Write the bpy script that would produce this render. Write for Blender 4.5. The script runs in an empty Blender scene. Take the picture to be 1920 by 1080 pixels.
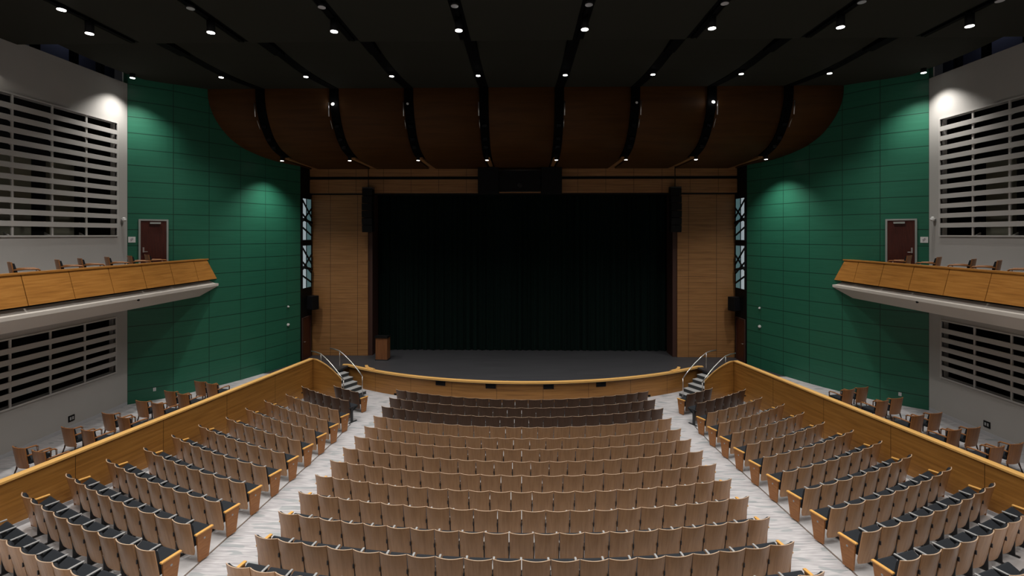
import bpy, bmesh, math, random
from mathutils import Vector, Matrix
random.seed(7)
S = bpy.context.scene
COL = S.collection
PI = math.pi
R_ = math.radians

# ------------------------------------------------------------------ materials
def new_mat(name):
    m = bpy.data.materials.new(name); m.use_nodes = True
    nt = m.node_tree; b = nt.nodes['Principled BSDF']
    return m, nt, b
def plain(name, col, rough=0.6, metal=0.0, spec=0.5, emis=None, estr=0.0, noise=0.0, nscale=8.0):
    m, nt, b = new_mat(name)
    b.inputs['Base Color'].default_value = (*col, 1)
    b.inputs['Roughness'].default_value = rough
    b.inputs['Metallic'].default_value = metal
    b.inputs['Specular IOR Level'].default_value = spec
    if emis:
        b.inputs['Emission Color'].default_value = (*emis, 1)
        b.inputs['Emission Strength'].default_value = estr
    if noise > 0:
        tc = nt.nodes.new('ShaderNodeTexCoord'); n = nt.nodes.new('ShaderNodeTexNoise')
        n.inputs['Scale'].default_value = nscale; n.inputs['Detail'].default_value = 4
        nt.links.new(tc.outputs['Object'], n.inputs['Vector'])
        mx = nt.nodes.new('ShaderNodeMix'); mx.data_type = 'RGBA'
        mx.inputs[6].default_value = (*[c*(1-noise) for c in col], 1)
        mx.inputs[7].default_value = (*[min(1, c*(1+noise)) for c in col], 1)
        nt.links.new(n.outputs['Fac'], mx.inputs[0]); nt.links.new(mx.outputs[2], b.inputs['Base Color'])
    return m
def math_n(nt, op, a, b=None):
    n = nt.nodes.new('ShaderNodeMath'); n.operation = op
    for i, v in enumerate((a, b)):
        if v is None: continue
        if isinstance(v, (int, float)): n.inputs[i].default_value = v
        else: nt.links.new(v, n.inputs[i])
    return n.outputs[0]
def wood(name, c0, c1, c2, rough=0.4, su=0.5, sv=9.0, grooves=None, coord='UV', bump=0.0, spec=0.5, gcol=0.25):
    """veneer: grain runs along u; grooves = (pu, offu, wu, pv, offv, wv)"""
    m, nt, b = new_mat(name)
    tc = nt.nodes.new('ShaderNodeTexCoord'); mp = nt.nodes.new('ShaderNodeMapping')
    nt.links.new(tc.outputs[coord], mp.inputs['Vector'])
    mp.inputs['Scale'].default_value = (su, sv, 1)
    if coord == 'Object':
        oi = nt.nodes.new('ShaderNodeObjectInfo'); cb = nt.nodes.new('ShaderNodeCombineXYZ')
        k = math_n(nt, 'MULTIPLY', oi.outputs['Random'], 57.0)
        for q in range(3): nt.links.new(k, cb.inputs[q])
        nt.links.new(cb.outputs[0], mp.inputs['Location'])
    n = nt.nodes.new('ShaderNodeTexNoise'); n.inputs['Scale'].default_value = 1.6
    n.inputs['Detail'].default_value = 6; n.inputs['Roughness'].default_value = 0.6
    n.inputs['Distortion'].default_value = 0.5
    nt.links.new(mp.outputs['Vector'], n.inputs['Vector'])
    r = nt.nodes.new('ShaderNodeValToRGB')
    r.color_ramp.elements[0].position = 0.3; r.color_ramp.elements[0].color = (*c0, 1)
    r.color_ramp.elements[1].position = 0.72; r.color_ramp.elements[1].color = (*c2, 1)
    e = r.color_ramp.elements.new(0.5); e.color = (*c1, 1)
    nt.links.new(n.outputs['Fac'], r.inputs['Fac'])
    out = r.outputs['Color']
    if grooves:
        pu, ou, wu, pv, ov, wv = grooves
        sp = nt.nodes.new('ShaderNodeSeparateXYZ'); nt.links.new(tc.outputs['UV'], sp.inputs[0])
        masks = []
        for o, p, of, w in ((sp.outputs[0], pu, ou, wu), (sp.outputs[1], pv, ov, wv)):
            if not p: continue
            f = math_n(nt, 'FRACT', math_n(nt, 'DIVIDE', math_n(nt, 'SUBTRACT', o, of - w/2), p))
            masks.append(math_n(nt, 'LESS_THAN', f, w/p))
        k = masks[0] if len(masks) == 1 else math_n(nt, 'MAXIMUM', masks[0], masks[1])
        mx = nt.nodes.new('ShaderNodeMix'); mx.data_type = 'RGBA'
        nt.links.new(k, mx.inputs[0]); nt.links.new(out, mx.inputs[6])
        mx.inputs[7].default_value = (*[c*gcol for c in c0], 1)
        out = mx.outputs[2]
    nt.links.new(out, b.inputs['Base Color'])
    b.inputs['Roughness'].default_value = rough
    b.inputs['Specular IOR Level'].default_value = spec
    if bump:
        bp = nt.nodes.new('ShaderNodeBump'); bp.inputs['Strength'].default_value = bump
        bp.inputs['Distance'].default_value = 0.01
        nt.links.new(n.outputs['Fac'], bp.inputs['Height']); nt.links.new(bp.outputs[0], b.inputs['Normal'])
    return m
def carpet_mat(name):
    m, nt, b = new_mat(name)
    tc = nt.nodes.new('ShaderNodeTexCoord')
    def noi(sx, sy, sc, det=3, rot=0, dist=0.0):
        mp = nt.nodes.new('ShaderNodeMapping'); mp.inputs['Scale'].default_value = (sx, sy, 1)
        mp.inputs['Rotation'].default_value = (0, 0, rot)
        nt.links.new(tc.outputs['Object'], mp.inputs['Vector'])
        n = nt.nodes.new('ShaderNodeTexNoise'); n.inputs['Scale'].default_value = sc
        n.inputs['Detail'].default_value = det; n.inputs['Distortion'].default_value = dist
        nt.links.new(mp.outputs['Vector'], n.inputs['Vector']); return n.outputs['Fac']
    streak = noi(1.1, 13.0, 2.0, 5)
    r = nt.nodes.new('ShaderNodeValToRGB')
    r.color_ramp.elements[0].position = 0.33; r.color_ramp.elements[0].color = (0.34, 0.325, 0.34, 1)
    r.color_ramp.elements[1].position = 0.66; r.color_ramp.elements[1].color = (0.54, 0.525, 0.535, 1)
    nt.links.new(streak, r.inputs['Fac'])
    leaf = noi(0.75, 2.9, 2.2, 0.5, 0.75, 0.35)
    rl = nt.nodes.new('ShaderNodeValToRGB')
    rl.color_ramp.elements[0].position = 0.60; rl.color_ramp.elements[0].color = (0, 0, 0, 1)
    rl.color_ramp.elements[1].position = 0.64; rl.color_ramp.elements[1].color = (0.5, 0.5, 0.5, 1)
    nt.links.new(leaf, rl.inputs['Fac'])
    mx = nt.nodes.new('ShaderNodeMix'); mx.data_type = 'RGBA'
    nt.links.new(rl.outputs['Color'], mx.inputs[0]); nt.links.new(r.outputs['Color'], mx.inputs[6])
    mx.inputs[7].default_value = (0.22, 0.26, 0.265, 1)
    nt.links.new(mx.outputs[2], b.inputs['Base Color'])
    b.inputs['Roughness'].default_value = 0.95; b.inputs['Specular IOR Level'].default_value = 0.1
    return m

M = {}
M['green'] = wood('green_acoustic_panel', (.018,.122,.072), (.020,.134,.080), (.023,.146,.088), rough=0.42, su=0.8, sv=8,
                  grooves=(1.0, 0, .016, 1.0, 0, .045), spec=0.45, gcol=0.3)
M['grey_wall'] = plain('grey_painted_wall', (.44,.42,.40), 0.75, noise=.05, nscale=1.2)
M['slat'] = plain('grille_slat_paint', (.52,.50,.48), 0.5)
M['fascia'] = plain('balcony_fascia_paint', (.60,.55,.50), 0.6, noise=.04, nscale=.8)
M['wall_wood'] = wood('proscenium_veneer', (.21,.095,.032), (.31,.148,.052), (.40,.20,.074), rough=0.45, su=.35, sv=10,
                      grooves=(1.47, .02, .02, .305, 1.0, .008), gcol=.3)
M['part_wood'] = wood('partition_veneer', (.25,.108,.023), (.35,.158,.034), (.43,.205,.048), rough=0.38, su=.35, sv=8,
                      grooves=(2.5, 0, .016, 0, 0, 0), gcol=.3)
M['stage_wood'] = wood('stage_front_veneer', (.24,.105,.026), (.35,.158,.040), (.43,.205,.055), rough=0.4, su=.35, sv=8,
                       grooves=(2.05, .95, .016, 0, 0, 0), gcol=.3)
M['balc_wood'] = wood('balcony_veneer', (.30,.120,.024), (.42,.178,.036), (.51,.235,.055), rough=0.4, su=.6, sv=11)
M['cap_wood'] = wood('cap_rail_oak', (.74,.42,.125), (.82,.47,.15), (.88,.52,.18), rough=0.35, su=.6, sv=14)
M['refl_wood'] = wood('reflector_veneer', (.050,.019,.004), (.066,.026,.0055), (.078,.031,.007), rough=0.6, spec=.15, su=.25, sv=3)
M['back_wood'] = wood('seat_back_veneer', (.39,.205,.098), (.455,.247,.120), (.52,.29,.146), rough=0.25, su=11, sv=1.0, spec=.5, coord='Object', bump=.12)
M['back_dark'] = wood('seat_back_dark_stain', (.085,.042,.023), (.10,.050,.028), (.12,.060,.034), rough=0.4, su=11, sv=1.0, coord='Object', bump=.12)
M['edge_wood'] = plain('seat_back_ply_edge', (.50,.36,.25), 0.35)
M['end_wood'] = wood('seat_end_panel_oak', (.24,.088,.022), (.32,.125,.032), (.39,.16,.045), rough=0.35, su=2, sv=12)
M['end_cap'] = plain('seat_end_cap_oak', (.72,.38,.10), 0.3, noise=.12, nscale=14)
M['fabric'] = plain('charcoal_upholstery', (.017,.020,.025), 0.8, spec=.25, noise=.25, nscale=60)
M['arm_grey'] = plain('armrest_grey', (.34,.34,.34), 0.4)
M['seat_metal'] = plain('seat_standard_metal', (.28,.27,.26), 0.45, metal=.3)
M['dark_metal'] = plain('seat_dark_metal', (.03,.03,.033), 0.5, metal=.3)
M['concrete'] = plain('seating_floor_concrete', (.56,.55,.56), 0.55, noise=.08, nscale=1.6)
M['carpet'] = carpet_mat('patterned_carpet')
M['stage_floor'] = wood('stage_floor_black_board', (.030,.030,.034), (.038,.038,.043), (.047,.047,.052), rough=0.55, su=.3, sv=5)
M['curtain'] = plain('curtain_velvet', (.0035,.011,.0092), 0.95, spec=.1)
M['black'] = plain('black_paint', (.004,.004,.0045), 0.65, spec=.2)
M['track_black'] = plain('track_black', (.0022,.0022,.0024), 0.8, spec=.05)
M['black_gloss'] = plain('black_gloss', (.010,.010,.012), 0.25)
M['cloud'] = plain('ceiling_cloud_dark', (.017,.0165,.0115), 0.9, spec=.2, noise=.06, nscale=.5)
M['ceil'] = plain('upper_ceiling_black', (.006,.006,.007), 0.9)
M['lens_on'] = plain('lamp_lens_lit', (.9,.9,.9), 0.3, emis=(1,.98,.94), estr=9.0)
M['lens_off'] = plain('lamp_lens_unlit', (.42,.42,.44), 0.2)
M['door'] = wood('mahogany_door', (.045,.010,.007), (.065,.015,.010), (.085,.020,.013), rough=0.35, su=14, sv=1)
M['frame'] = plain('door_frame_grey', (.33,.35,.33), 0.45)
M['steel'] = plain('brushed_steel', (.72,.70,.69), 0.28, metal=.9)
M['white'] = plain('white_plastic', (.75,.75,.74), 0.4)
M['ink'] = plain('sign_ink', (.10,.08,.12), 0.5)
M['lectern'] = wood('lectern_wood', (.15,.055,.022), (.20,.078,.030), (.25,.10,.04), rough=.4, su=9, sv=.8)
M['step_top'] = plain('stair_tread_grey', (.36,.36,.36), 0.7)
M['step_riser'] = plain('stair_riser_dark', (.045,.050,.052), 0.7)
M['booth_beige'] = plain('corridor_wall_beige', (.30,.29,.22), 0.8)
M['booth_dark'] = plain('corridor_dark', (.010,.010,.011), 0.9)
M['navy'] = plain('catwalk_wall_navy', (.15,.16,.26), 0.7)
M['reveal'] = plain('portal_reveal_brown', (.050,.018,.012), 0.6)
M['window_lit'] = plain('lit_glass_white', (.5,.6,.62), 0.2, emis=(.78,.93,1.0), estr=.30)  # emission stands in for the lit structure inside the boom slot
M['window_teal'] = plain('lit_glass_teal', (.10,.2,.21), 0.2, emis=(.22,.42,.45), estr=.22)  # weaker teal glow, likewise standing in for lit structure
M['base'] = plain('baseboard_light', (.48,.48,.50), 0.5)

# ------------------------------------------------------------------ mesh builder
class MB:
    def __init__(s): s.v = []; s.f = []; s.mi = []; s.uv = []; s.sm = []
    def add(s, pts, faces, mi=0, uvs=None, smooth=False, mat=None):
        o = len(s.v)
        for p in pts:
            p = Vector(p)
            if mat is not None: p = mat @ p
            s.v.append(p)
        for i, f in enumerate(faces):
            s.f.append([o+k for k in f]); s.mi.append(mi); s.sm.append(smooth)
            s.uv.append(uvs[i] if uvs else None)
        return s
    def box(s, x0, x1, y0, y1, z0, z1, mi=0, mat=None):
        p = [(x0,y0,z0),(x1,y0,z0),(x1,y1,z0),(x0,y1,z0),(x0,y0,z1),(x1,y0,z1),(x1,y1,z1),(x0,y1,z1)]
        return s.add(p, [(0,3,2,1),(4,5,6,7),(0,1,5,4),(1,2,6,5),(2,3,7,6),(3,0,4,7)], mi, mat=mat)
    def cyl(s, a, b, r, n=16, mi=0, r2=None, caps=True, smooth=True):
        a, b = Vector(a), Vector(b); d = (b-a).normalized()
        up = Vector((0,0,1)) if abs(d.z) < .9 else Vector((1,0,0))
        u = d.cross(up).normalized(); w = d.cross(u)
        r2 = r if r2 is None else r2
        pts = [a + (u*math.cos(2*PI*k/n)+w*math.sin(2*PI*k/n))*r for k in range(n)]
        pts += [b + (u*math.cos(2*PI*k/n)+w*math.sin(2*PI*k/n))*r2 for k in range(n)]
        s.add(pts, [(k, (k+1) % n, n+(k+1) % n, n+k) for k in range(n)], mi, smooth=smooth)
        if caps:
            o = len(s.v)-2*n
            s.f.append([o+k for k in range(n)][::-1]); s.f.append([o+n+k for k in range(n)])
            s.mi += [mi, mi]; s.uv += [None, None]; s.sm += [False, False]
        return s
    def tube(s, pts, r, n=10, mi=0):
        P = [Vector(p) for p in pts]; rings = []
        for i, p in enumerate(P):
            d = ((P[min(i+1, len(P)-1)]-P[max(i-1, 0)])).normalized()
            up = Vector((0,0,1)) if abs(d.z) < .95 else Vector((1,0,0))
            u = d.cross(up).normalized(); w = d.cross(u)
            rings.append([p+(u*math.cos(2*PI*k/n)+w*math.sin(2*PI*k/n))*r for k in range(n)])
        flat = [q for rg in rings for q in rg]
        fs = [(i*n+k, i*n+(k+1) % n, (i+1)*n+(k+1) % n, (i+1)*n+k) for i in range(len(P)-1) for k in range(n)]
        fs += [tuple(range(n))[::-1], tuple((len(P)-1)*n+k for k in range(n))]
        return s.add(flat, fs, mi, smooth=True)
    def grid(s, rows, mi=0, uvrows=None, smooth=True):
        nr, nc = len(rows), len(rows[0])
        pts = [p for r in rows for p in r]
        fs = []; uvs = []
        for i in range(nr-1):
            for j in range(nc-1):
                idx = [(i,j),(i,j+1),(i+1,j+1),(i+1,j)]
                fs.append([a*nc+b for a, b in idx])
                if uvrows: uvs.append([uvrows[a][b] for a, b in idx])
        return s.add(pts, fs, mi, uvs if uvrows else None, smooth)
    def sweep(s, path, prof, mi=0, closed=True, zs=None, u0=0.0):
        """prof: list of (offset to left normal, z) swept along a plan path"""
        n = len(path); rows = []; uvr = []; L = u0
        for i in range(n):
            p = Vector(path[i]); a = Vector(path[max(i-1,0)]); b = Vector(path[min(i+1,n-1)])
            d1 = (p-a).normalized() if i else (b-p).normalized()
            d2 = (b-p).normalized() if i < n-1 else d1
            t = (d1+d2).normalized(); k = 1/max(.4, t.dot(d1))
            nn = Vector((-t.y, t.x))*k
            if i: L += (p-Vector(path[i-1])).length
            dz = zs[i] if zs else 0
            ring = [(p.x+nn.x*o, p.y+nn.y*o, z+dz) for o, z in prof]
            uv = []; q = 0
            for j, (o, z) in enumerate(prof):
                uv.append((L, z+dz if True else q))
            if closed: ring.append(ring[0]); uv.append(uv[0])
            rows.append(ring); uvr.append(uv)
        s.grid(rows, mi, uvr, smooth=False)
        if closed:
            m = len(prof)
            s.add([r for r in rows[0][:m]], [tuple(range(m))[::-1]], mi)
            s.add([r for r in rows[-1][:m]], [tuple(range(m))], mi)
        return s
    def build(s, name, mats, parent=None, bevel=0.0, seg=2, loc=None):
        me = s.mesh(name, mats, bevel, seg)
        o = bpy.data.objects.new(name, me); COL.objects.link(o)
        if parent: o.parent = parent
        if loc: o.location = loc
        return o
    def mesh(s, name, mats, bevel=0.0, seg=2):
        me = bpy.data.meshes.new(name)
        me.from_pydata([tuple(v) for v in s.v], [], s.f)
        uvl = me.uv_layers.new(name='UVMap')
        for pi, p in enumerate(me.polygons):
            p.material_index = s.mi[pi]; p.use_smooth = s.sm[pi]
            uv = s.uv[pi]
            if uv is None:
                nrm = p.normal; a = [abs(c) for c in nrm]
                for li in p.loop_indices:
                    co = me.vertices[me.loops[li].vertex_index].co
                    if a[2] >= max(a[0], a[1]): q = (co.x, co.y) if True else 0
                    elif a[0] > a[1]: q = (co.y, co.z)
                    else: q = (co.x, co.z)
                    uvl.data[li].uv = q
            else:
                for k, li in enumerate(p.loop_indices): uvl.data[li].uv = uv[k]
        for m in (mats if isinstance(mats, (list, tuple)) else [mats]): me.materials.append(m)
        bm = bmesh.new(); bm.from_mesh(me)
        if not any(s.uv) : bmesh.ops.recalc_face_normals(bm, faces=bm.faces)
        if bevel: bmesh.ops.bevel(bm, geom=[e for e in bm.edges if e.calc_face_angle(0) > .5], offset=bevel, segments=seg, affect='EDGES', profile=.5)
        bm.to_mesh(me); bm.free()
        return me

def empty(name, loc=(0,0,0), rz=0.0, label=None, cat=None, group=None):
    o = bpy.data.objects.new(name, None); COL.objects.link(o)
    o.empty_display_size = .1
    o.location = loc; o.rotation_euler = (0, 0, rz)
    return tag(o, label, cat, group)
def tag(o, label=None, cat=None, group=None, kind=None):
    if label: o['label'] = label
    if cat: o['category'] = cat
    if group: o['group'] = group
    if kind: o['kind'] = kind
    return o
def struct(o): o['kind'] = 'structure'; return o
def place(name, me, parent):
    o = bpy.data.objects.new(name, me); COL.objects.link(o); o.parent = parent; return o

SIDE = {-1: 'left', 1: 'right'}
ORD = ['', 'first', 'second', 'third', 'fourth', 'fifth', 'sixth', 'seventh', 'eighth', 'ninth', 'tenth', 'eleventh', 'twelfth',
       'thirteenth', 'fourteenth', 'fifteenth', 'sixteenth', 'seventeenth', 'eighteenth', 'nineteenth', 'twentieth', 'twenty-first']
# ------------------------------------------------------------------ plan of the hall
CAMZ = 7.49
YC = 32.05            # centre of the seating arcs
def floor_z(R): return .067*max(0.0, R-16.3)
def fz(x, y): return floor_z(math.hypot(x, YC-y))
WX = 15.04            # side walls
GAL = 1.0             # side gallery and stage level
GP = [(15.04,18.16),(13.96,19.12),(13.22,20.21),(12.55,21.36),(12.04,22.51),(11.59,23.67),(11.30,24.50)]
def catmull(pts, n=6):
    out = []
    P = [Vector(p) for p in pts]
    P = [P[0]*2-P[1]] + P + [P[-1]*2-P[-2]]
    for i in range(1, len(P)-2):
        for k in range(n):
            t = k/n; a, b, c, d = P[i-1], P[i], P[i+1], P[i+2]
            out.append((.5*((2*b)+(c-a)*t+(2*a-5*b+4*c-d)*t*t+(3*b-a-3*c+d)*t**3), (i-1)+t))
    out.append((P[-2], len(pts)-1.0))
    return out
GC = catmull(GP)
def wall_x(y):
    if y <= 18.16: return WX
    for (a, _), (b, _) in zip(GC, GC[1:]):
        if a.y <= y <= b.y: return a.x+(b.x-a.x)*(y-a.y)/(b.y-a.y)
    return 11.28
def wall_y(x):
    for (a, _), (b, _) in zip(GC, GC[1:]):
        if b.x <= x <= a.x: return a.y+(b.y-a.y)*(x-a.x)/(b.x-a.x)
    return 18.16
Y0 = -4.0
# floor of the hall: raked fan
mb = MB(); rows = []
phis = [(-.92+1.84*k/48) for k in range(49)]
for R in [4.5, 10, 14, 16.3, 18, 20, 22, 24, 26, 28, 30, 33, 36.5]:
    rows.append([(R*math.sin(p), YC-R*math.cos(p), floor_z(R)) for p in phis])
mb.grid(rows, smooth=False)
struct(mb.build('floor', M['concrete']))
# upper ceiling, back wall
mb = MB(); mb.box(-17.5, 17.5, Y0, 30, 15.6, 15.8); struct(mb.build('ceiling', M['ceil']))
mb = MB(); mb.box(-17.5, 17.5, Y0-.3, Y0, -.1, 15.6); struct(mb.build('wall_back', M['grey_wall']))

# ------------------------------------------------------------------ grey side walls with louvred openings
UG = (7.47, 11.62, 8.6, 17.66)   # z0 z1 y0 y1 of upper grille
LG = (2.41, 4.40, 8.6, 17.60)
for s in (-1, 1):
    n = SIDE[s]
    mb = MB()
    xi, xo = s*WX, s*(WX+.22); x0, x1 = min(xi, xo), max(xi, xo)
    def bb(y0, y1, z0, z1): mb.box(x0, x1, y0, y1, z0, z1)
    bb(Y0, 8.6, .2, 13.25); bb(17.66, 18.16, .2, 13.25)
    bb(8.6, 17.66, .2, LG[0]); bb(8.6, 17.66, LG[1], UG[0]); bb(8.6, 17.66, UG[1], 13.25)
    bb(17.60, 17.66, LG[0], LG[1])
    struct(mb.build('wall_'+n, M['grey_wall']))
    for (z0, z1, y0, y1), nm, nsl in ((UG, 'upper', 12), (LG, 'lower', 6)):
        g = empty('louvre_grille', (s*WX, y1, z0), 0,
                  '%s grey louvre grille of horizontal slats in the %s wall%s' % (nm, n, ' above the side balcony' if nm == 'upper' else ' below the side balcony'), 'louvre grille')
        L = y1-y0; H = z1-z0
        m2 = MB(); w = .05
        e = .035
        m2.box(-e, .05, -L-.0, 0, -.05, 0.0); m2.box(-e, .05, -L, 0, H, H+.05)
        m2.box(-e, .05, 0, .05, -.05, H+.05); m2.box(-e, .05, -L-.05, -L, -.05, H+.05)
        for v in m2.v: v.x *= s
        m2.build('frame', M['slat'], g)
        pitch = H/nsl
        for k in range(nsl):
            zt = H-(k+1)*pitch
            if k == nsl-1: continue
            m3 = MB(); m3.add([(-.03,-L,zt-.075),(-.03,0,zt-.075),(-.03,0,zt+.085),(-.03,-L,zt+.085),(.02,-L,zt-.075),(.02,0,zt-.075),(.02,0,zt+.085),(.02,-L,zt+.085)],
                   [(0,1,2,3),(4,7,6,5),(0,4,5,1),(1,5,6,2),(2,6,7,3),(3,7,4,0)])
            for v in m3.v: v.x *= s
            m3.build('slat', M['slat'], g)
        k = 0; yy = -1.22
        while yy > -L+.2:
            m4 = MB(); m4.box(.0, .035, yy-.03, yy+.03, 0, H)
            for q in range(nsl if nm == 'upper' else 0):
                zz = H-(q+1)*pitch-.16
                m4.add([(.035, yy-.02, zz+.05), (.26, yy-.02, zz-.02+.2), (.26, yy-.02, zz+.26), (.035, yy-.02, zz+.12),
                        (.035, yy+.02, zz+.05), (.26, yy+.02, zz-.02+.2), (.26, yy+.02, zz+.26), (.035, yy+.02, zz+.12)],
                       [(0,1,2,3),(7,6,5,4),(0,4,5,1),(1,5,6,2),(2,6,7,3),(3,7,4,0)])
            for v in m4.v: v.x *= s
            m4.build('mullion', M['slat'], g)
            yy -= 1.22
    # corridor behind the grilles
    mb = MB()
    def b2(xa, xb, y0, y1, z0, z1, mi=0): mb.box(min(s*xa, s*xb), max(s*xa, s*xb), y0, y1, z0, z1, mi)
    b2(17.0, 17.2, 7, 18.4, 1.0, 13.4, 0)
    b2(WX+.22, 17.0, 7, 18.4, 5.6, 5.8, 0); b2(WX+.22, 17.0, 7, 18.4, 12.2, 12.35, 0)
    b2(WX+.22, 17.0, 18.3, 18.5, 1.0, 13.4, 0); b2(WX+.22, 17.0, 6.9, 7.0, 1.0, 13.4, 0)
    b2(WX+.22, 17.0, 7, 18.4, .9, 1.0, 0)
    # beige wall of the upper corridor, seen through the lower half of the grille
    for ya, yb in ((16.95, 17.9), (14.55, 16.3), (12.2, 13.8), (10.2, 11.5), (8.0, 9.4)):
        b2(16.86, 17.0, ya, yb, 5.8, 10.15, 1)
    struct(mb.build('wall_corridor_'+n, [M['booth_dark'], M['booth_beige']]))
    lm = bpy.data.lights.new('corridor_lamp', 'AREA'); lm.energy = 5; lm.shape = 'RECTANGLE'; lm.size = 6; lm.size_y = .3  # unseen fill added to light the beige wall behind the slats
    lm.color = (1, .95, .85)
    lo = bpy.data.objects.new('corridor_lamp', lm); COL.objects.link(lo); lo.location = (s*16.1, 13.5, 12.1)
    lm = bpy.data.lights.new('catwalk_lamp', 'AREA'); lm.energy = 2.2; lm.size = .8; lm.color = (.8, .88, 1)  # dim bluish fill added so the navy recess shows
    lo = bpy.data.objects.new('catwalk_lamp', lm); COL.objects.link(lo); lo.location = (s*16.0, 17.0, 15.3)
    # green acoustic wall
    mb = MB(); rows = []; uvr = []
    for z in (GAL-.2, 2.12, 5.0, 8.0, 11.0, 15.6):
        rows.append([(s*p.x, p.y, z) for p, u in GC]); uvr.append([(u, (z-2.12)/.618) for p, u in GC])
    back = [[(s*(p.x+.2), p.y+.06, z) for p, u in GC] for z in (GAL-.2, 15.6)]
    mb.grid(rows, 0, uvr, smooth=False)
    mb.grid(back, 0, [[(u+.5, .5) for p, u in GC]]*2, smooth=False)
    struct(mb.build('wall_green_'+n, M['green']))
    # boom slot wall between the green wall and the proscenium
    mb = MB(); mb.box(min(s*11.28, s*11.5), max(s*11.28, s*11.5), 24.5, 25.9, GAL-.1, 15.6)
    struct(mb.build('wall_slot_'+n, M['black']))
    # baseboards
    mb = MB(); mb.box(min(s*WX, s*(WX-.02)), max(s*WX, s*(WX-.02)), 0, 18.14, GAL, GAL+.12)
    struct(mb.build('baseboard_'+n, M['base']))
    # wall above the grey wall: catwalk recess
    mb = MB(); mb.box(min(s*16.6, s*16.8), max(s*16.6, s*16.8), 2, 19.4, 13.0, 15.6, 0)
    struct(mb.build('wall_catwalk_'+n, M['navy']))
    for q, yy in enumerate((17.6, 16.55, 15.2, 13.7, 12.0)):
        mb = MB(); mb.box(-.09, .09, -.09, .09, 0, 2.6)
        o = mb.build('catwalk_post', M['black'], loc=(s*15.6, yy, 12.99))
        tag(o, 'black vertical catwalk post above the %s grey wall, %s from the stage' % (n, ORD[q+1]), 'post', 'catwalk posts')
    mb = MB(); mb.tube([(s*15.35, 6, 14.15), (s*15.35, 17.9, 14.15)], .03); o = mb.build('catwalk_rail', M['black'])
    tag(o, 'thin black catwalk rail running along the top of the %s grey wall' % n, 'rail')
    mb = MB(); mb.tube([(0,0,0),(0,0,.75),(s*.06,-.05,.9)], .022); 
    g = empty('conduit_pipe', (s*15.1, 18.02, 13.25), 0, 'thin pale conduit with side arm at the %s wall top corner' % n, 'conduit')
    mb.build('riser', M['arm_grey'], g)
    mb = MB(); mb.tube([(0,0,.7),(s*.45,-.25,.55)], .016); mb.build('arm', M['arm_grey'], g)

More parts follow.
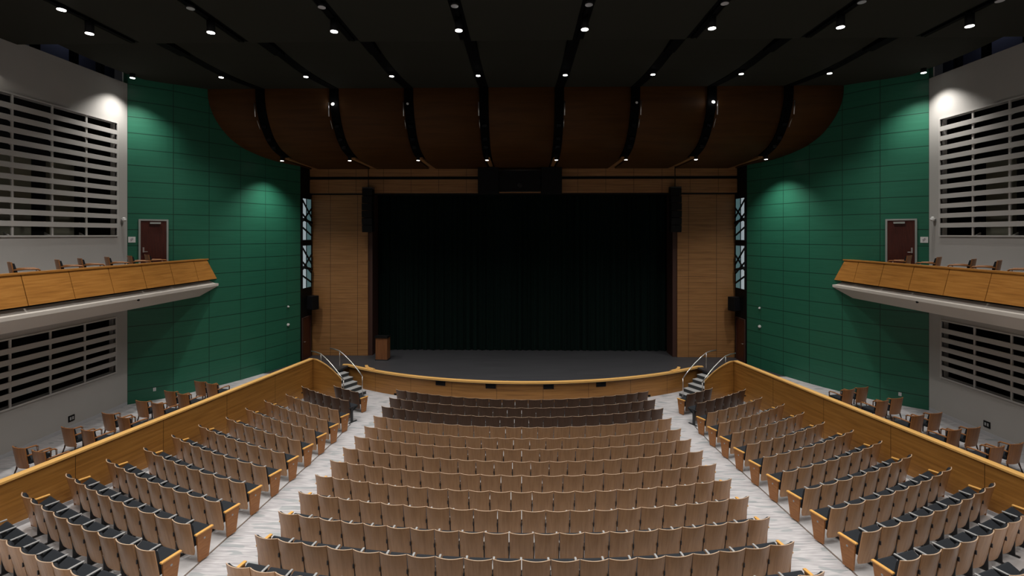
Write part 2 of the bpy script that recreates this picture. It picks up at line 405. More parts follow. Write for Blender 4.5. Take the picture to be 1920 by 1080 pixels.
# ------------------------------------------------------------------ doors, signs and small wall fittings
def glyph(g, s):
    m = MB()
    for a, b in (((-.05,-.05),(-.02,-.05)), ((-.02,-.05),(-.02,-.01)), ((-.02,-.01),(.02,-.01)), ((.02,-.01),(.02,.03)), ((.02,.03),(.055,.03)), ((-.05,.0),(.03,.07))):
        m.cyl((a[0], -.006, a[1]), (b[0], -.006, b[1]), .006, 6)
    m.build('pictogram', M['ink'], g)
for s in (-1, 1):
    n = SIDE[s]
    a = Vector((s*15.04, 18.16)); b = Vector((s*13.96, 19.12)); d = (b-a).normalized()
    # local frame: +x along the wall (to the stage), -y out into the room
    def wall_frame(t, z, off=.0, seg=(a, b)):
        A, B = seg; p = A+(B-A)*t; dd = (B-A).normalized()
        nrm = Vector((dd.y, -dd.x))
        if nrm.dot(Vector((-p.x, -p.y+10))) < 0: nrm = -nrm
        return Vector((p.x+nrm.x*off, p.y+nrm.y*off, z)), nrm
    p, nr = wall_frame(.56, 5.9, .03)
    rz = math.atan2(nr.y, nr.x)+PI/2
    dr = empty('door_%d' % (1 if s < 0 else 2), p, rz); dr['kind'] = 'structure'
    W2, H = .41, 2.13
    m = MB(); m.box(-W2, W2, -.02, .02, .01, H); m.build('door_leaf', M['door'], dr)
    m = MB(); m.box(-W2-.06, -W2, -.04, .05, 0, H+.06); m.box(W2, W2+.06, -.04, .05, 0, H+.06); m.box(-W2, W2, -.04, .05, H, H+.06)
    m.build('door_frame', M['frame'], dr)
    hx = -.32 if s < 0 else .32
    m = MB(); m.cyl((hx,-.02,.93),(hx,-.08,.93),.02,10); m.cyl((hx,-.07,.93),(hx+(.13 if s < 0 else -.13),-.07,.93),.013,10); m.box(hx-.025,hx+.025,-.03,-.02,.90,1.10)
    m.build('door_handle', M['steel'], dr)
    m = MB(); m.box(-.12 if s < 0 else -.22, .22 if s < 0 else .12, -.09, -.02, H-.12, H-.05); m.build('door_closer', M['frame'], dr)
    p, nr = wall_frame(.095, 7.30, .012)
    sg = empty('wall_sign', p, rz, 'small white pictogram sign on green wall beside %s balcony door' % n, 'sign')
    m = MB(); m.box(-.11, .11, -.005, .01, -.11, .11); m.build('plate', M['white'], sg); glyph(sg, s)
    # lower stage-side door in the slot wall
    dr = empty('door_%d' % (3 if s < 0 else 4), (s*11.27, 25.08, GAL), 0); dr['kind'] = 'structure'
    m = MB(); m.box(-.03, .0, -.44, .44, 0, 2.15);
    for v in m.v: v.x *= s
    m.build('door_leaf', M['door'], dr)
    m = MB(); m.box(-.06, .0, -.5, -.44, 0, 2.21); m.box(-.06, .0, .44, .5, 0, 2.21); m.box(-.06, .0, -.44, .44, 2.15, 2.21)
    for v in m.v: v.x *= s
    m.build('door_frame', M['reveal'], dr)
    m = MB(); m.cyl((-.03*s, -.34, .95), (-.10*s, -.34, .95), .018, 8); m.cyl((-.09*s, -.34, .95), (-.09*s, -.22, .95), .012, 8)
    m.build('door_handle', M['steel'], dr)
    # box-boom openings of the lighting slot; panes glow in place of lit structure
    for q, (z0, z1) in enumerate(((7.22, 9.36), (4.72, 6.92))):
        wn = empty('window_%d' % (q+1+(0 if s < 0 else 2)), (s*11.275, 24.62, z0), 0); wn['kind'] = 'structure'
        Hh = z1-z0; m = MB()
        m.box(-.05, 0, -.04, 0, -.04, Hh+.04); m.box(-.05, 0, 1.02, 1.06, -.04, Hh+.04)
        m.box(-.05, 0, 0, 1.02, -.04, 0); m.box(-.05, 0, 0, 1.02, Hh, Hh+.04); m.box(-.05, -.01, .42, .46, 0, Hh)
        for v in m.v: v.x *= s
        m.build('window_frame', M['black'], wn)
        m = MB(); m.box(-.02, -.005, 0, .42, 0, Hh)
        for v in m.v: v.x *= s
        m.build('window_pane', M['window_lit'], wn)
        m = MB(); m.box(-.02, -.005, .46, 1.02, 0, Hh)
        for v in m.v: v.x *= s
        m.build('window_pane', M['window_teal'], wn)
        m = MB()
        for za, zb in ((.95, .55), (.45, .78), (.30, .10), (.62, .33)):
            m.cyl((-.045*s, -.02, Hh*za), (-.045*s, 1.04, Hh*zb), .045, 6)
        m.cyl((-.05*s, -.02, Hh*.5), (-.05*s, 1.04, Hh*.42), .07, 6)
        m.build('truss_brace', M['black'], wn)
    # loudspeaker on the slot edge
    g = empty('wall_speaker', (s*11.02, 25.3, 3.55), R_(25)*s, 'black loudspeaker on bracket above the %s stage door' % n, 'speaker')
    m = MB(); m.box(-.22, .22, -.22, .22, 0, .72); m.build('cabinet', M['black'], g, bevel=.02)
    m = MB(); m.box(-.19, .19, -.235, -.222, .03, .69); m.build('speaker_grille', M['black_gloss'], g)
    m = MB(); m.box(-.04, .04, .2, .32, .3, .42); m.build('bracket', M['dark_metal'], g)
    # small fittings on the green wall
    seg = (Vector((s*GP[4][0], GP[4][1])), Vector((s*GP[5][0], GP[5][1])))
    fit = [(0.96, 3.93, 'upper of the two small white devices on the %s green wall near the stage'), (0.96, 3.03, 'lower, larger white device on the %s green wall near the stage')]
    for j, (t, z, lb) in enumerate(fit):
        A, B = Vector((s*GP[4][0], GP[4][1])), Vector((s*GP[5][0], GP[5][1]))
        p, nr = wall_frame(1.05, z, .03, (A, B)); rr = math.atan2(nr.y, nr.x)+PI/2
        g = empty('wall_device', p, rr, lb % n, 'wall device')
        r = .05 if j == 0 else .075
        m = MB(); m.cyl((0, .03, 0), (0, -.01, 0), r, 14); m.build('base_plate', M['white'], g)
        m = MB(); m.cyl((0, -.01, 0), (0, -.05, -.02), r*.6, 12, r2=r*.4); m.build('dome', M['white'], g)
    A, B = Vector((s*GP[0][0], GP[0][1])), Vector((s*GP[1][0], GP[1][1]))
    p, nr = wall_frame(.58, 1.42, .02, (A, B)); rr = math.atan2(nr.y, nr.x)+PI/2
    g = empty('wall_outlet', p, rr, 'small white outlet low on the %s green wall' % n, 'outlet')
    m = MB(); m.box(-.045, .045, -.01, .01, -.065, .065); m.build('plate', M['white'], g)
    m = MB(); m.box(-.02, .02, -.014, -.01, .01, .04); m.box(-.02, .02, -.014, -.01, -.04, -.01); m.build('socket', M['base'], g)
    # camera / sconce on the grey wall
    g = empty('security_camera', (s*(WX-.0), 17.9, 8.05), 0, 'small white dome camera on the %s grey wall beside upper grille' % n, 'camera')
    m = MB(); m.box(-.10, 0, -.05, .05, -.06, .02)
    for v in m.v: v.x *= s
    m.build('mount', M['arm_grey'], g)
    m = MB(); m.cyl((-.09*s, 0, .03), (-.09*s, 0, -.06), .08, 14, r2=.05); m.cyl((-.09*s, 0, .03), (-.09*s, 0, .09), .08, 14, r2=.03); m.build('dome', M['white'], g)
    # dark data plate on the grey wall
    yo = 15.86 if s < 0 else 15.93
    g = empty('floor_box_plate', (s*WX, yo, 1.36), 0, 'dark square data plate on the %s grey wall above baseboard' % n, 'data plate')
    m = MB(); m.box(-.02, 0, -.11, .11, -.10, .10)
    for v in m.v: v.x *= s
    m.build('plate', M['black'], g)
    m = MB(); m.box(-.026, -.02, -.07, -.015, -.05, .05); m.box(-.026, -.02, .015, .07, -.05, .05)
    for v in m.v: v.x *= s
    m.build('socket', M['arm_grey'], g)

# ------------------------------------------------------------------ side balconies
BALZ = 5.9
def mirror(mb, s):
    for v in mb.v: v.x *= s
    return mb
for s in (-1, 1):
    n = SIDE[s]
    g = empty('side_balcony', (0, 0, 0), 0, '%s side balcony with slanted wood panel front over a pale fascia' % n, 'balcony')
    YA = 1.0
    def ext(prof, name, mats, push=0.0):
        """extrude an (x, z) profile along y from YA to the green wall"""
        m = MB(); k = len(prof)
        a = [(x, YA, z) for x, z in prof]; b = [(x, wall_y(x)+push, z) for x, z in prof]
        m.add(a+b, [(i, (i+1) % k, k+(i+1) % k, k+i) for i in range(k)]+[tuple(range(k))[::-1], tuple(range(k, 2*k))])
        mirror(m, s); return m.build(name, mats, g)
    ext([(WX, 5.70), (WX, BALZ), (13.35, BALZ), (13.35, 5.70)], 'floor_slab', M['carpet'])
    ext([(13.32, 5.50), (13.32, 5.66), (13.10, 5.42), (13.02, 5.40), (13.02, 5.30), (13.42, 4.92), (WX, 4.92), (WX, 5.50)], 'fascia', M['fascia'], .03)
    ext([(13.40, 5.55), (13.40, 6.40), (13.32, 6.40), (13.20, 5.55)], 'backing', M['black'])
    ext([(13.44, 6.43), (13.44, 6.48), (13.23, 6.48), (13.23, 6.43)], 'cap_rail', M['balc_wood'], .02)
    ys = [wall_y(13.2)+.35, 19.3, 17.95, 16.6, 15.25, 13.9, 12.55, 11.2, 9.85, 8.5, 7.15, 5.8, 4.45, 3.1, 1.75]
    for i in range(len(ys)-1):
        y1, y0 = ys[i]-.012, ys[i+1]+.012
        if i == 0: yt1, yb1 = wall_y(13.26)-.02, wall_y(13.05)-.02
        else: yt1 = yb1 = y1
        m = MB(); tx, bx = 13.26, 13.05; tz, bz = 6.43, 5.61; th = .03
        P = [(bx,y0,bz),(bx,yb1,bz),(tx,yt1,tz),(tx,y0,tz),(bx+th,y0,bz),(bx+th,yb1,bz),(tx+th,yt1,tz),(tx+th,y0,tz)]
        m.add(P, [(0,1,2,3),(4,7,6,5),(0,4,5,1),(1,5,6,2),(2,6,7,3),(3,7,4,0)]); mirror(m, s)
        m.build('wood_panel', M['balc_wood'], g)
    m = MB(); m.cyl((13.06, 16.2, 5.28), (13.01, 16.2, 5.26), .035, 10); mirror(m, s); m.build('sensor', M['black'], g)

# ------------------------------------------------------------------ side gallery floors, partitions
PT = [(9.71, 22.33), (13.55, 4.2)]           # partition line (right side, mirrored)
def part_x(y): return 9.71+(22.33-y)*(12.11-9.71)/(22.33-11.0)
for s in (-1, 1):
    n = SIDE[s]
    # gallery floor
    m = MB(); ys = [Y0, 5, 10, 15, 18.16]+[p.y for p, u in GC[1:] if p.y < 22.35]+[22.36]
    rows = [[(s*(part_x(y)+.08), y, GAL-.15), (s*(part_x(y)+.08), y, GAL), (s*(wall_x(y)+.05), y, GAL), (s*(wall_x(y)+.05), y, GAL-.15)] for y in ys]
    m.grid(rows, smooth=False); 
    struct(m.build('floor_gallery_'+n, M['carpet']))
    # partition: straight run and a curved sweep that drops beside the stage steps
    ya = 2.0
    cu = [(9.71, 22.33), (9.42, 22.17), (9.12, 22.0), (8.82, 21.83), (8.52, 21.65), (8.25, 21.5), (8.02, 21.38)]
    drop = [0, -.03, -.10, -.20, -.33, -.49, -.66]
    g = empty('partition_wall', (0, 0, 0), 0, 'long wood veneer partition with pale oak cap beside the %s seat block' % n, 'partition')
    path = [(part_x(ya), ya), (part_x(8), 8), (part_x(14), 14), (9.71, 22.33)]
    def off(p, d, t):  return (p[0]+d[0]*t, p[1]+d[1]*t)
    m = MB()
    Ltot = math.hypot(path[-1][0]-path[0][0], path[-1][1]-path[0][1])
    u = 0; rows = []; uvr = []; prev = None
    full = path+cu[1:]
    dz = [0]*len(path)+drop[1:]
    # inner face normal points to the hall centre
    for i, p in enumerate(full):
        a = full[max(i-1, 0)]; b = full[min(i+1, len(full)-1)]
        t = Vector((b[0]-a[0], b[1]-a[1])).normalized()
        nn = Vector((t.y, -t.x));
        if i < len(path)-1 or True:
            nn = nn if nn.x > 0 else -nn
        if i >= len(path)-1: 
            nn = Vector((abs(t.y), abs(t.x))).normalized()    # outer side of the curved end looks to the stage
        if prev is not None: u += math.hypot(p[0]-prev[0], p[1]-prev[1])
        prev = p
        zt = 1.68+dz[i]
        ins, out = p, (p[0]+nn.x*.16, p[1]+nn.y*.16)
        U = u-Ltot
        rows.append([(ins[0], ins[1], 0-.1), (ins[0], ins[1], zt), (out[0], out[1], zt), (out[0], out[1], -.1)])
        uvr.append([(U, 0), (U, zt), (U+.3, zt), (U+.3, 0)])
    m.grid(rows, 0, uvr, smooth=False)
    m.add(rows[-1], [(0,1,2,3)]); m.add(rows[0], [(0,3,2,1)])
    mirror(m, s); m.build('wall_panel', M['part_wood'], g)
    m = MB(); crow = []; cuv = []
    for i, r in enumerate(rows):
        a = Vector(r[1]); b = Vector(r[2]); d = (b-a).normalized()
        a2 = a-d*.03; b2 = b+d*.03
        crow.append([(a2.x,a2.y,a.z), (a2.x,a2.y,a.z+.05), (b2.x,b2.y,b.z+.05), (b2.x,b2.y,b.z), (a2.x,a2.y,a.z)])
        U = uvr[i][0][0]; cuv.append([(U,0),(U,.05),(U,.25),(U,.3),(U,.35)])
    m.grid(crow, 0, cuv, smooth=False); m.add(crow[-1][:4], [(0,1,2,3)]); mirror(m, s)
    m.build('cap_rail', M['cap_wood'], g)
    m = MB(); br = []
    for k in range(60):
        y = ya+(22.2-ya)*k/59; x = part_x(y); z = fz(x, y)
        br.append([(x-.02, y, z-.05), (x-.02, y, z+.10), (x+.01, y, z+.10)])
    m.grid(br, smooth=False); mirror(m, s); m.build('skirting', M['base'], g)

# ------------------------------------------------------------------ stage
def apron_y(x): return 21.18+15.3-math.sqrt(15.3**2-x*x)
ST_A = Vector((7.42, 22.40)); ST_D = Vector((.853, .521)); ST_N = Vector((-.521, .853))   # right-hand side frame (x mirrored for left)
xs = [(-8.6+17.2*k/60) for k in range(61)]
m = MB()
e1 = ST_A+ST_D*1.55
poly_r = [(8.6, apron_y(8.6)), (8.75, 23.80)]
top2 = e1+ST_N*(-1.15)
outline = [(x, apron_y(x)) for x in xs]
right = [(8.60, 23.75), (e1.x, e1.y), (top2.x, top2.y), (9.74, 22.36), (wall_x(22.36)+.05, 22.36), (wall_x(23.4)+.05, 23.4), (11.35, 24.5), (11.35, 29.5)]
left = [(-a, b) for a, b in right][::-1]
outline = left+outline+right
k = len(outline)
m.add([(x, y, GAL) for x, y in outline]+[(x, y, GAL-.08) for x, y in outline], [tuple(range(k)), tuple(range(k, 2*k))[::-1]]+[(i, k+i, k+(i+1) % k, (i+1) % k) for i in range(k)])
struct(m.build('floor_stage', M['stage_floor']))
g = empty('stage_apron', (0, 21.18, 0), 0, 'curved wood veneer stage front with pale oak nosing behind the first row', 'stage front')
fx = [(-8.9+17.8*k/72) for k in range(73)]
path = [(x, min(apron_y(x), 23.86) ) for x in fx]
m = MB(); rows = []; uvr = []; L = 0
for i, (x, y) in enumerate(path):
    if i: L += math.hypot(x-path[i-1][0], y-path[i-1][1])
for i, (x, y) in enumerate(path):
    if i == 0: u = -L/2
    else: u += math.hypot(x-path[i-1][0], y-path[i-1][1])
    rows.append([(x, y+.10-21.18, -.02), (x, y+.10-21.18, .94), (x, y+.22-21.18, .94), (x, y+.22-21.18, -.02)]); uvr.append([(u, 0), (u, .94), (u, 1), (u, 1.9)])
m.grid(rows, 0, uvr, smooth=False); m.build('veneer_panel', M['stage_wood'], g)
m = MB(); rows = []; uvr = []
for i, (x, y) in enumerate(path):
    yy = y-21.18; rows.append([(x, yy-.02, .95), (x, yy-.02, 1.03), (x, yy+.16, 1.035), (x, yy+.16, .95), (x, yy-.02, .95)]); uvr.append([(x, 0), (x, .08), (x, .25), (x, .3), (x, .35)])
m.grid(rows, 0, uvr, smooth=False); m.build('nosing', M['cap_wood'], g)
for s in (-1, 1):
    m = MB(); hp = [(7.05, apron_y(7.05)+.08), (7.25, apron_y(7.25)+.16), (7.42, 23.28), (7.56, 23.46), (7.66, 23.72)]
    rows = []
    for i, (x, y) in enumerate(hp):
        a = hp[max(0, i-1)]; b = hp[min(len(hp)-1, i+1)]; t = Vector((b[0]-a[0], b[1]-a[1])).normalized(); q = Vector((-t.y, t.x))*.07
        rows.append([(x-q.x, y-q.y-21.18, 1.0), (x-q.x, y-q.y-21.18, 1.06), (x+q.x, y+q.y-21.18, 1.06), (x+q.x, y+q.y-21.18, 1.0), (x-q.x, y-q.y-21.18, 1.0)])
    m.grid(rows, smooth=False); m.add(rows[-1][:4], [(0,1,2,3)]); mirror(m, s); m.build('curled_nosing', M['cap_wood'], g)
for i, vx in enumerate((-3.65, -1.36, 1.19, 3.55)):
    y = apron_y(vx); rz = math.atan2(apron_y(vx+.1)-apron_y(vx-.1), .2)
    gv = empty('stage_vent', (vx, y+.10, .80), rz, 'small black rectangular vent in the stage front, %s of four from left' % ORD[i+1], 'vent', 'stage front vents')
    mv = MB(); mv.box(-.23, .23, -.02, .0, -.10, .10); mv.build('vent_frame', M['black'], gv)
    mv = MB()
    for q in range(4): mv.box(-.21, .21, -.028, -.02, -.085+q*.045, -.065+q*.045)
    mv.build('louvre', M['black_gloss'], gv)
# dark recess under each end of the stage front
for s in (-1, 1):
    x0, x1 = 5.15, 5.95
    m = MB()
    m.add([(x0, apron_y(x0)+.07, .0), (x1, apron_y(x1)+.07, .0), (x1, apron_y(x1)+.07, .09), (x0, apron_y(x0)+.07, .09), (x0, apron_y(x0)+.11, .0), (x1, apron_y(x1)+.11, .0), (x1, apron_y(x1)+.11, .09), (x0, apron_y(x0)+.11, .09)],
          [(0,1,2,3),(4,7,6,5),(0,4,5,1),(1,5,6,2),(2,6,7,3),(3,7,4,0)]); mirror(m, s)
    tag(m.build('kick_slot', M['black']), 'low black slot at the foot of the stage front, %s end' % SIDE[s], 'slot')

# steps up to the stage with handrails
for s in (-1, 1):
    n = SIDE[s]
    def q(sd, nd, z):  # along stair, across (towards stage), height
        p = ST_A+ST_D*sd+ST_N*nd; return (s*p.x, p.y, z)
    g = empty('stage_steps', (0, 0, 0), 0, 'carpeted steps with dark risers climbing to the %s end of the stage' % n, 'steps')
    for k in range(5):
        z1 = (k+1)*GAL/6; s0 = k*.31; s1 = 1.55
        m = MB(); P = [q(s0, -1.02, 0), q(s1, -1.02, 0), q(s1, .22, 0), q(s0, .22, 0), q(s0, -1.02, z1-.02), q(s1, -1.02, z1-.02), q(s1, .22, z1-.02), q(s0, .22, z1-.02)]
        m.add(P, [(0,3,2,1),(4,5,6,7),(0,1,5,4),(1,2,6,5),(2,3,7,6),(3,0,4,7)]); m.build('riser', M['step_riser'], g)
        m = MB(); s1 = s0+.33; P = [q(s0-.02, -1.02, z1-.02), q(s1, -1.02, z1-.02), q(s1, .22, z1-.02), q(s0-.02, .22, z1-.02), q(s0-.02, -1.02, z1), q(s1, -1.02, z1), q(s1, .22, z1), q(s0-.02, .22, z1)]
        m.add(P, [(0,3,2,1),(4,5,6,7),(0,1,5,4),(1,2,6,5),(2,3,7,6),(3,0,4,7)]); m.build('tread', M['step_top'], g)
    for r, (nd, st) in enumerate(((-.86, .25), (.0, .0))):
        h = empty('handrail', (0, 0, 0), 0, 'thin steel handrail on the %s side of the %s stage steps' % (('house', 'stage')[r], n), 'handrail')
        m = MB(); pts = [q(st-.02, nd, .88), q(st+.35, nd, 1.16), q(st+.8, nd, 1.46), q(st+1.25, nd, 1.70), q(st+1.62, nd, 1.86), q(st+1.95, nd, 1.90), q(st+2.35, nd, 1.90)]
        m.tube(pts, .024); m.build('rail', M['steel'], h)
        m = MB(); m.cyl(q(st, nd, 0), q(st, nd, .90), .02, 8); m.build('post', M['steel'], h)
        m = MB(); m.cyl(q(st+1.62, nd, .98), q(st+1.62, nd, 1.86), .02, 8); m.build('post', M['steel'], h)

# proscenium wall
m = MB()
OX = 11.28
for s in (-1, 1):
    m.box(min(s*8.25, s*OX), max(s*8.25, s*OX), 25.8, 26.1, GAL, 9.62)
struct(m.build('wall_proscenium', M['wall_wood']))
m = MB(); m.box(-OX, OX, 25.55, 26.1, 9.70, 10.42); m.box(-OX, OX, 25.55, 26.1, 10.58, 11.4); struct(m.build('wall_header', M['wall_wood']))
m = MB(); m.box(-OX, OX, 25.70, 26.1, 10.42, 10.58); m.box(-OX, OX, 25.75, 26.1, 9.62, 9.70); struct(m.build('trim_1', M['black']))
m = MB()
for s in (-1, 1):
    m.box(min(s*8.02, s*8.25), max(s*8.02, s*8.25), 25.86, 26.9, GAL, 9.7)
struct(m.build('trim_2', M['reveal']))
m = MB()
m.box(-11.6, 11.6, 28.6, 28.8, GAL, 13); m.box(-11.6, -11.4, 26.1, 28.8, GAL, 13); m.box(11.4, 11.6, 26.1, 28.8, GAL, 13); m.box(-8.3, 8.3, 26.1, 28.7, 9.9, 10.1)
struct(m.build('wall_stagehouse', M['black']))
# curtain with folds
m = MB(); rows = []
NX = 900
for z in (GAL+.02, 3.2, 5.5, 7.8, 9.9):
    row = []
    for k in range(NX+1):
        x = -8.3+16.6*k/NX
        a = .085*math.sin(x*15.5+1.3*math.sin(x*1.9)+.1*z)+.035*math.sin(x*37+2*math.sin(x*3.1))+.02*math.sin(x*4.1)
        a *= .8+.2*math.sin(x*2.3+1)
        row.append((x, 27.15+a*(1.15-.03*z), z))
    rows.append(row)
m.grid(rows)
row2 = [[(x, y+.05, z) for x, y, z in r] for r in (rows[0], rows[-1])]
m.grid(row2)
g = m.build('stage_curtain', M['curtain']); tag(g, 'very dark green pleated velvet curtain closing the stage', 'curtain')
# lectern
g = empty('lectern', (-7.22, 25.05, GAL), R_(-4), 'brown wooden lectern with black top at the left of the stage', 'lectern')
m = MB(); m.box(-.31, .31, -.24, .24, .04, 1.16); m.build('body', M['lectern'], g, bevel=.008)
m = MB(); m.box(-.33, .33, -.26, .26, 0, .05); m.build('plinth', M['dark_metal'], g)
m = MB(); m.add([(-.34,-.28,1.16),(.34,-.28,1.16),(.34,.28,1.16),(-.34,.28,1.16),(-.34,-.28,1.28),(.34,-.28,1.28),(.34,.28,1.20),(-.34,.28,1.20)],
                [(0,3,2,1),(4,5,6,7),(0,1,5,4),(1,2,6,5),(2,3,7,6),(3,0,4,7)]); m.build('reading_top', M['black'], g)
m = MB(); m.tube([(.1,.15,1.2),(.1,.1,1.38),(.08,-.02,1.46)], .008, 6); m.cyl((.08,-.02,1.46),(.07,-.06,1.47),.016,8); m.build('microphone', M['black'], g)

# hanging loudspeakers at the portal edges
for s in (-1, 1):
    cx = -8.03 if s < 0 else 7.94
    g = empty('line_array_speaker', (cx, 25.2, 7.6), 0, 'tall black hanging loudspeaker column at the %s edge of the portal' % SIDE[s], 'speaker')
    for k in range(6):
        m = MB(); z0 = 2.28-(k+1)*.375; m.box(-.27, .27, -.2, .2, z0+.01, z0+.365, mat=Matrix.Rotation(R_(k*1.5), 4, 'X')); m.build('cabinet', M['black'], g, bevel=.015)
    m = MB(); m.box(-.27, .27, -.2, .2, 2.29, 2.36); m.build('rigging_frame', M['dark_metal'], g)
    m = MB(); m.cyl((0,0,2.36), (0,0,3.45), .02, 8); m.build('hanging_wire', M['black'], g)
# centre cluster
g = empty('centre_speaker_cluster', (-.09, 25.2, 9.7), 0, 'black loudspeaker and projector cluster hung at the centre of the header', 'speaker cluster')
for s in (-1, 1):
    m = MB(); m.box(min(s*1.1, s*2.17), max(s*1.1, s*2.17), -.25, .25, -.12, 1.28); m.build('cabinet', M['black'], g, bevel=.02)
m = MB(); m.box(-1.08, 1.08, -.1, .28, .08, 1.1); m.build('projector_housing', M['black'], g)
m = MB(); m.cyl((-1.06, -.12, 1.14), (1.06, -.12, 1.14), .03, 8); m.build('support_pipe', M['dark_metal'], g)
m = MB(); m.cyl((-1.06, -.12, .04), (1.06, -.12, .04), .03, 8); m.build('support_pipe', M['dark_metal'], g)
m = MB(); m.cyl((0, -.12, .35), (0, -.02, .35), .13, 18); m.build('projector_lens', M['black_gloss'], g)

# ------------------------------------------------------------------ ceiling clouds, reflector, lighting tracks
TX = [1.575, 4.725, 7.87, 11.0]
TRK = sorted([-t for t in TX]+TX)
POS9 = ['leftmost', 'second from left', 'third from left', 'fourth from left', 'central', 'fourth from right', 'third from right', 'second from right', 'rightmost']
POS8 = ['leftmost', 'second from left', 'third from left', 'fourth from left', 'fourth from right', 'third from right', 'second from right', 'rightmost']
edges = [-14.5]+TRK+[14.5]
C1Z, C2Z = 12.95, 13.62
for i in range(9):
    hw = .15
    x0, x1 = edges[i]+(hw if i else 0), edges[i+1]-(hw if i < 8 else 0)
    m = MB(); m.box(x0, x1, Y0+.5, 13.62, C1Z, C1Z+.12)
    tag(m.build('ceiling_cloud', M['cloud'], bevel=.01), '%s dark flat ceiling panel of the nearer cloud row' % POS9[i], 'ceiling panel', 'near ceiling clouds')
    hw = .19
    x0, x1 = edges[i]+(hw if i else 0), edges[i+1]-(hw if i < 8 else 0)
    m = MB(); rows = []
    for k in range(13):
        y = 13.0+(20.12-13.0)*k/12; z = C2Z-.24*math.sin(PI*k/12)
        a, b = x0, x1
        if i == 0: a = -min(14.5, wall_x(y)-.03)
        if i == 8: b = min(14.5, wall_x(y)-.03)
        rows.append([(a, y, z), (b, y, z), (b, y, z+.12), (a, y, z+.12), (a, y, z)])
    m.grid(rows, smooth=False); m.add(rows[-1][:4], [(0,1,2,3)]); m.add(rows[0][:4], [(3,2,1,0)])
    tag(m.build('ceiling_cloud', M['cloud']), '%s dark ceiling panel of the farther cloud row above the front seats' % POS9[i], 'ceiling panel', 'far ceiling clouds')
# curved wooden reflector: profile in (y, z)
RP = catmull([(20.14,13.85),(20.18,13.1),(20.42,12.4),(20.85,11.79),(21.36,11.42),(21.8,11.25),(22.5,11.09),(23.3,11.0),(24.4,10.98),(25.56,10.97)], 4)
RP = [(p.x, p.y) for p, u in RP]
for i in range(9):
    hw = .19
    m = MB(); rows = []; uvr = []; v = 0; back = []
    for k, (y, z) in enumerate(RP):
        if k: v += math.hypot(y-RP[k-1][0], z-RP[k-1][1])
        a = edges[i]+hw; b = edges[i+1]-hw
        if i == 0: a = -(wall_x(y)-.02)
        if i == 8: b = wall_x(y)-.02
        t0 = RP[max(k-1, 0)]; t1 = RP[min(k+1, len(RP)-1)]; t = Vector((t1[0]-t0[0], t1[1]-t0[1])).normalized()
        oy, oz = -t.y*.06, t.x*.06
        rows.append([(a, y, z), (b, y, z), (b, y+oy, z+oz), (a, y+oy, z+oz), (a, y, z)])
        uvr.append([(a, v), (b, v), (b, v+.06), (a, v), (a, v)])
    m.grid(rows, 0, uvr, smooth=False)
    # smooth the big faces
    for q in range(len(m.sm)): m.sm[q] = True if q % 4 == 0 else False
    tag(m.build('wood_reflector_panel', M['refl_wood']), '%s curved red-brown wood reflector panel over the stage opening' % POS9[i], 'reflector panel', 'curved wood reflector panels')

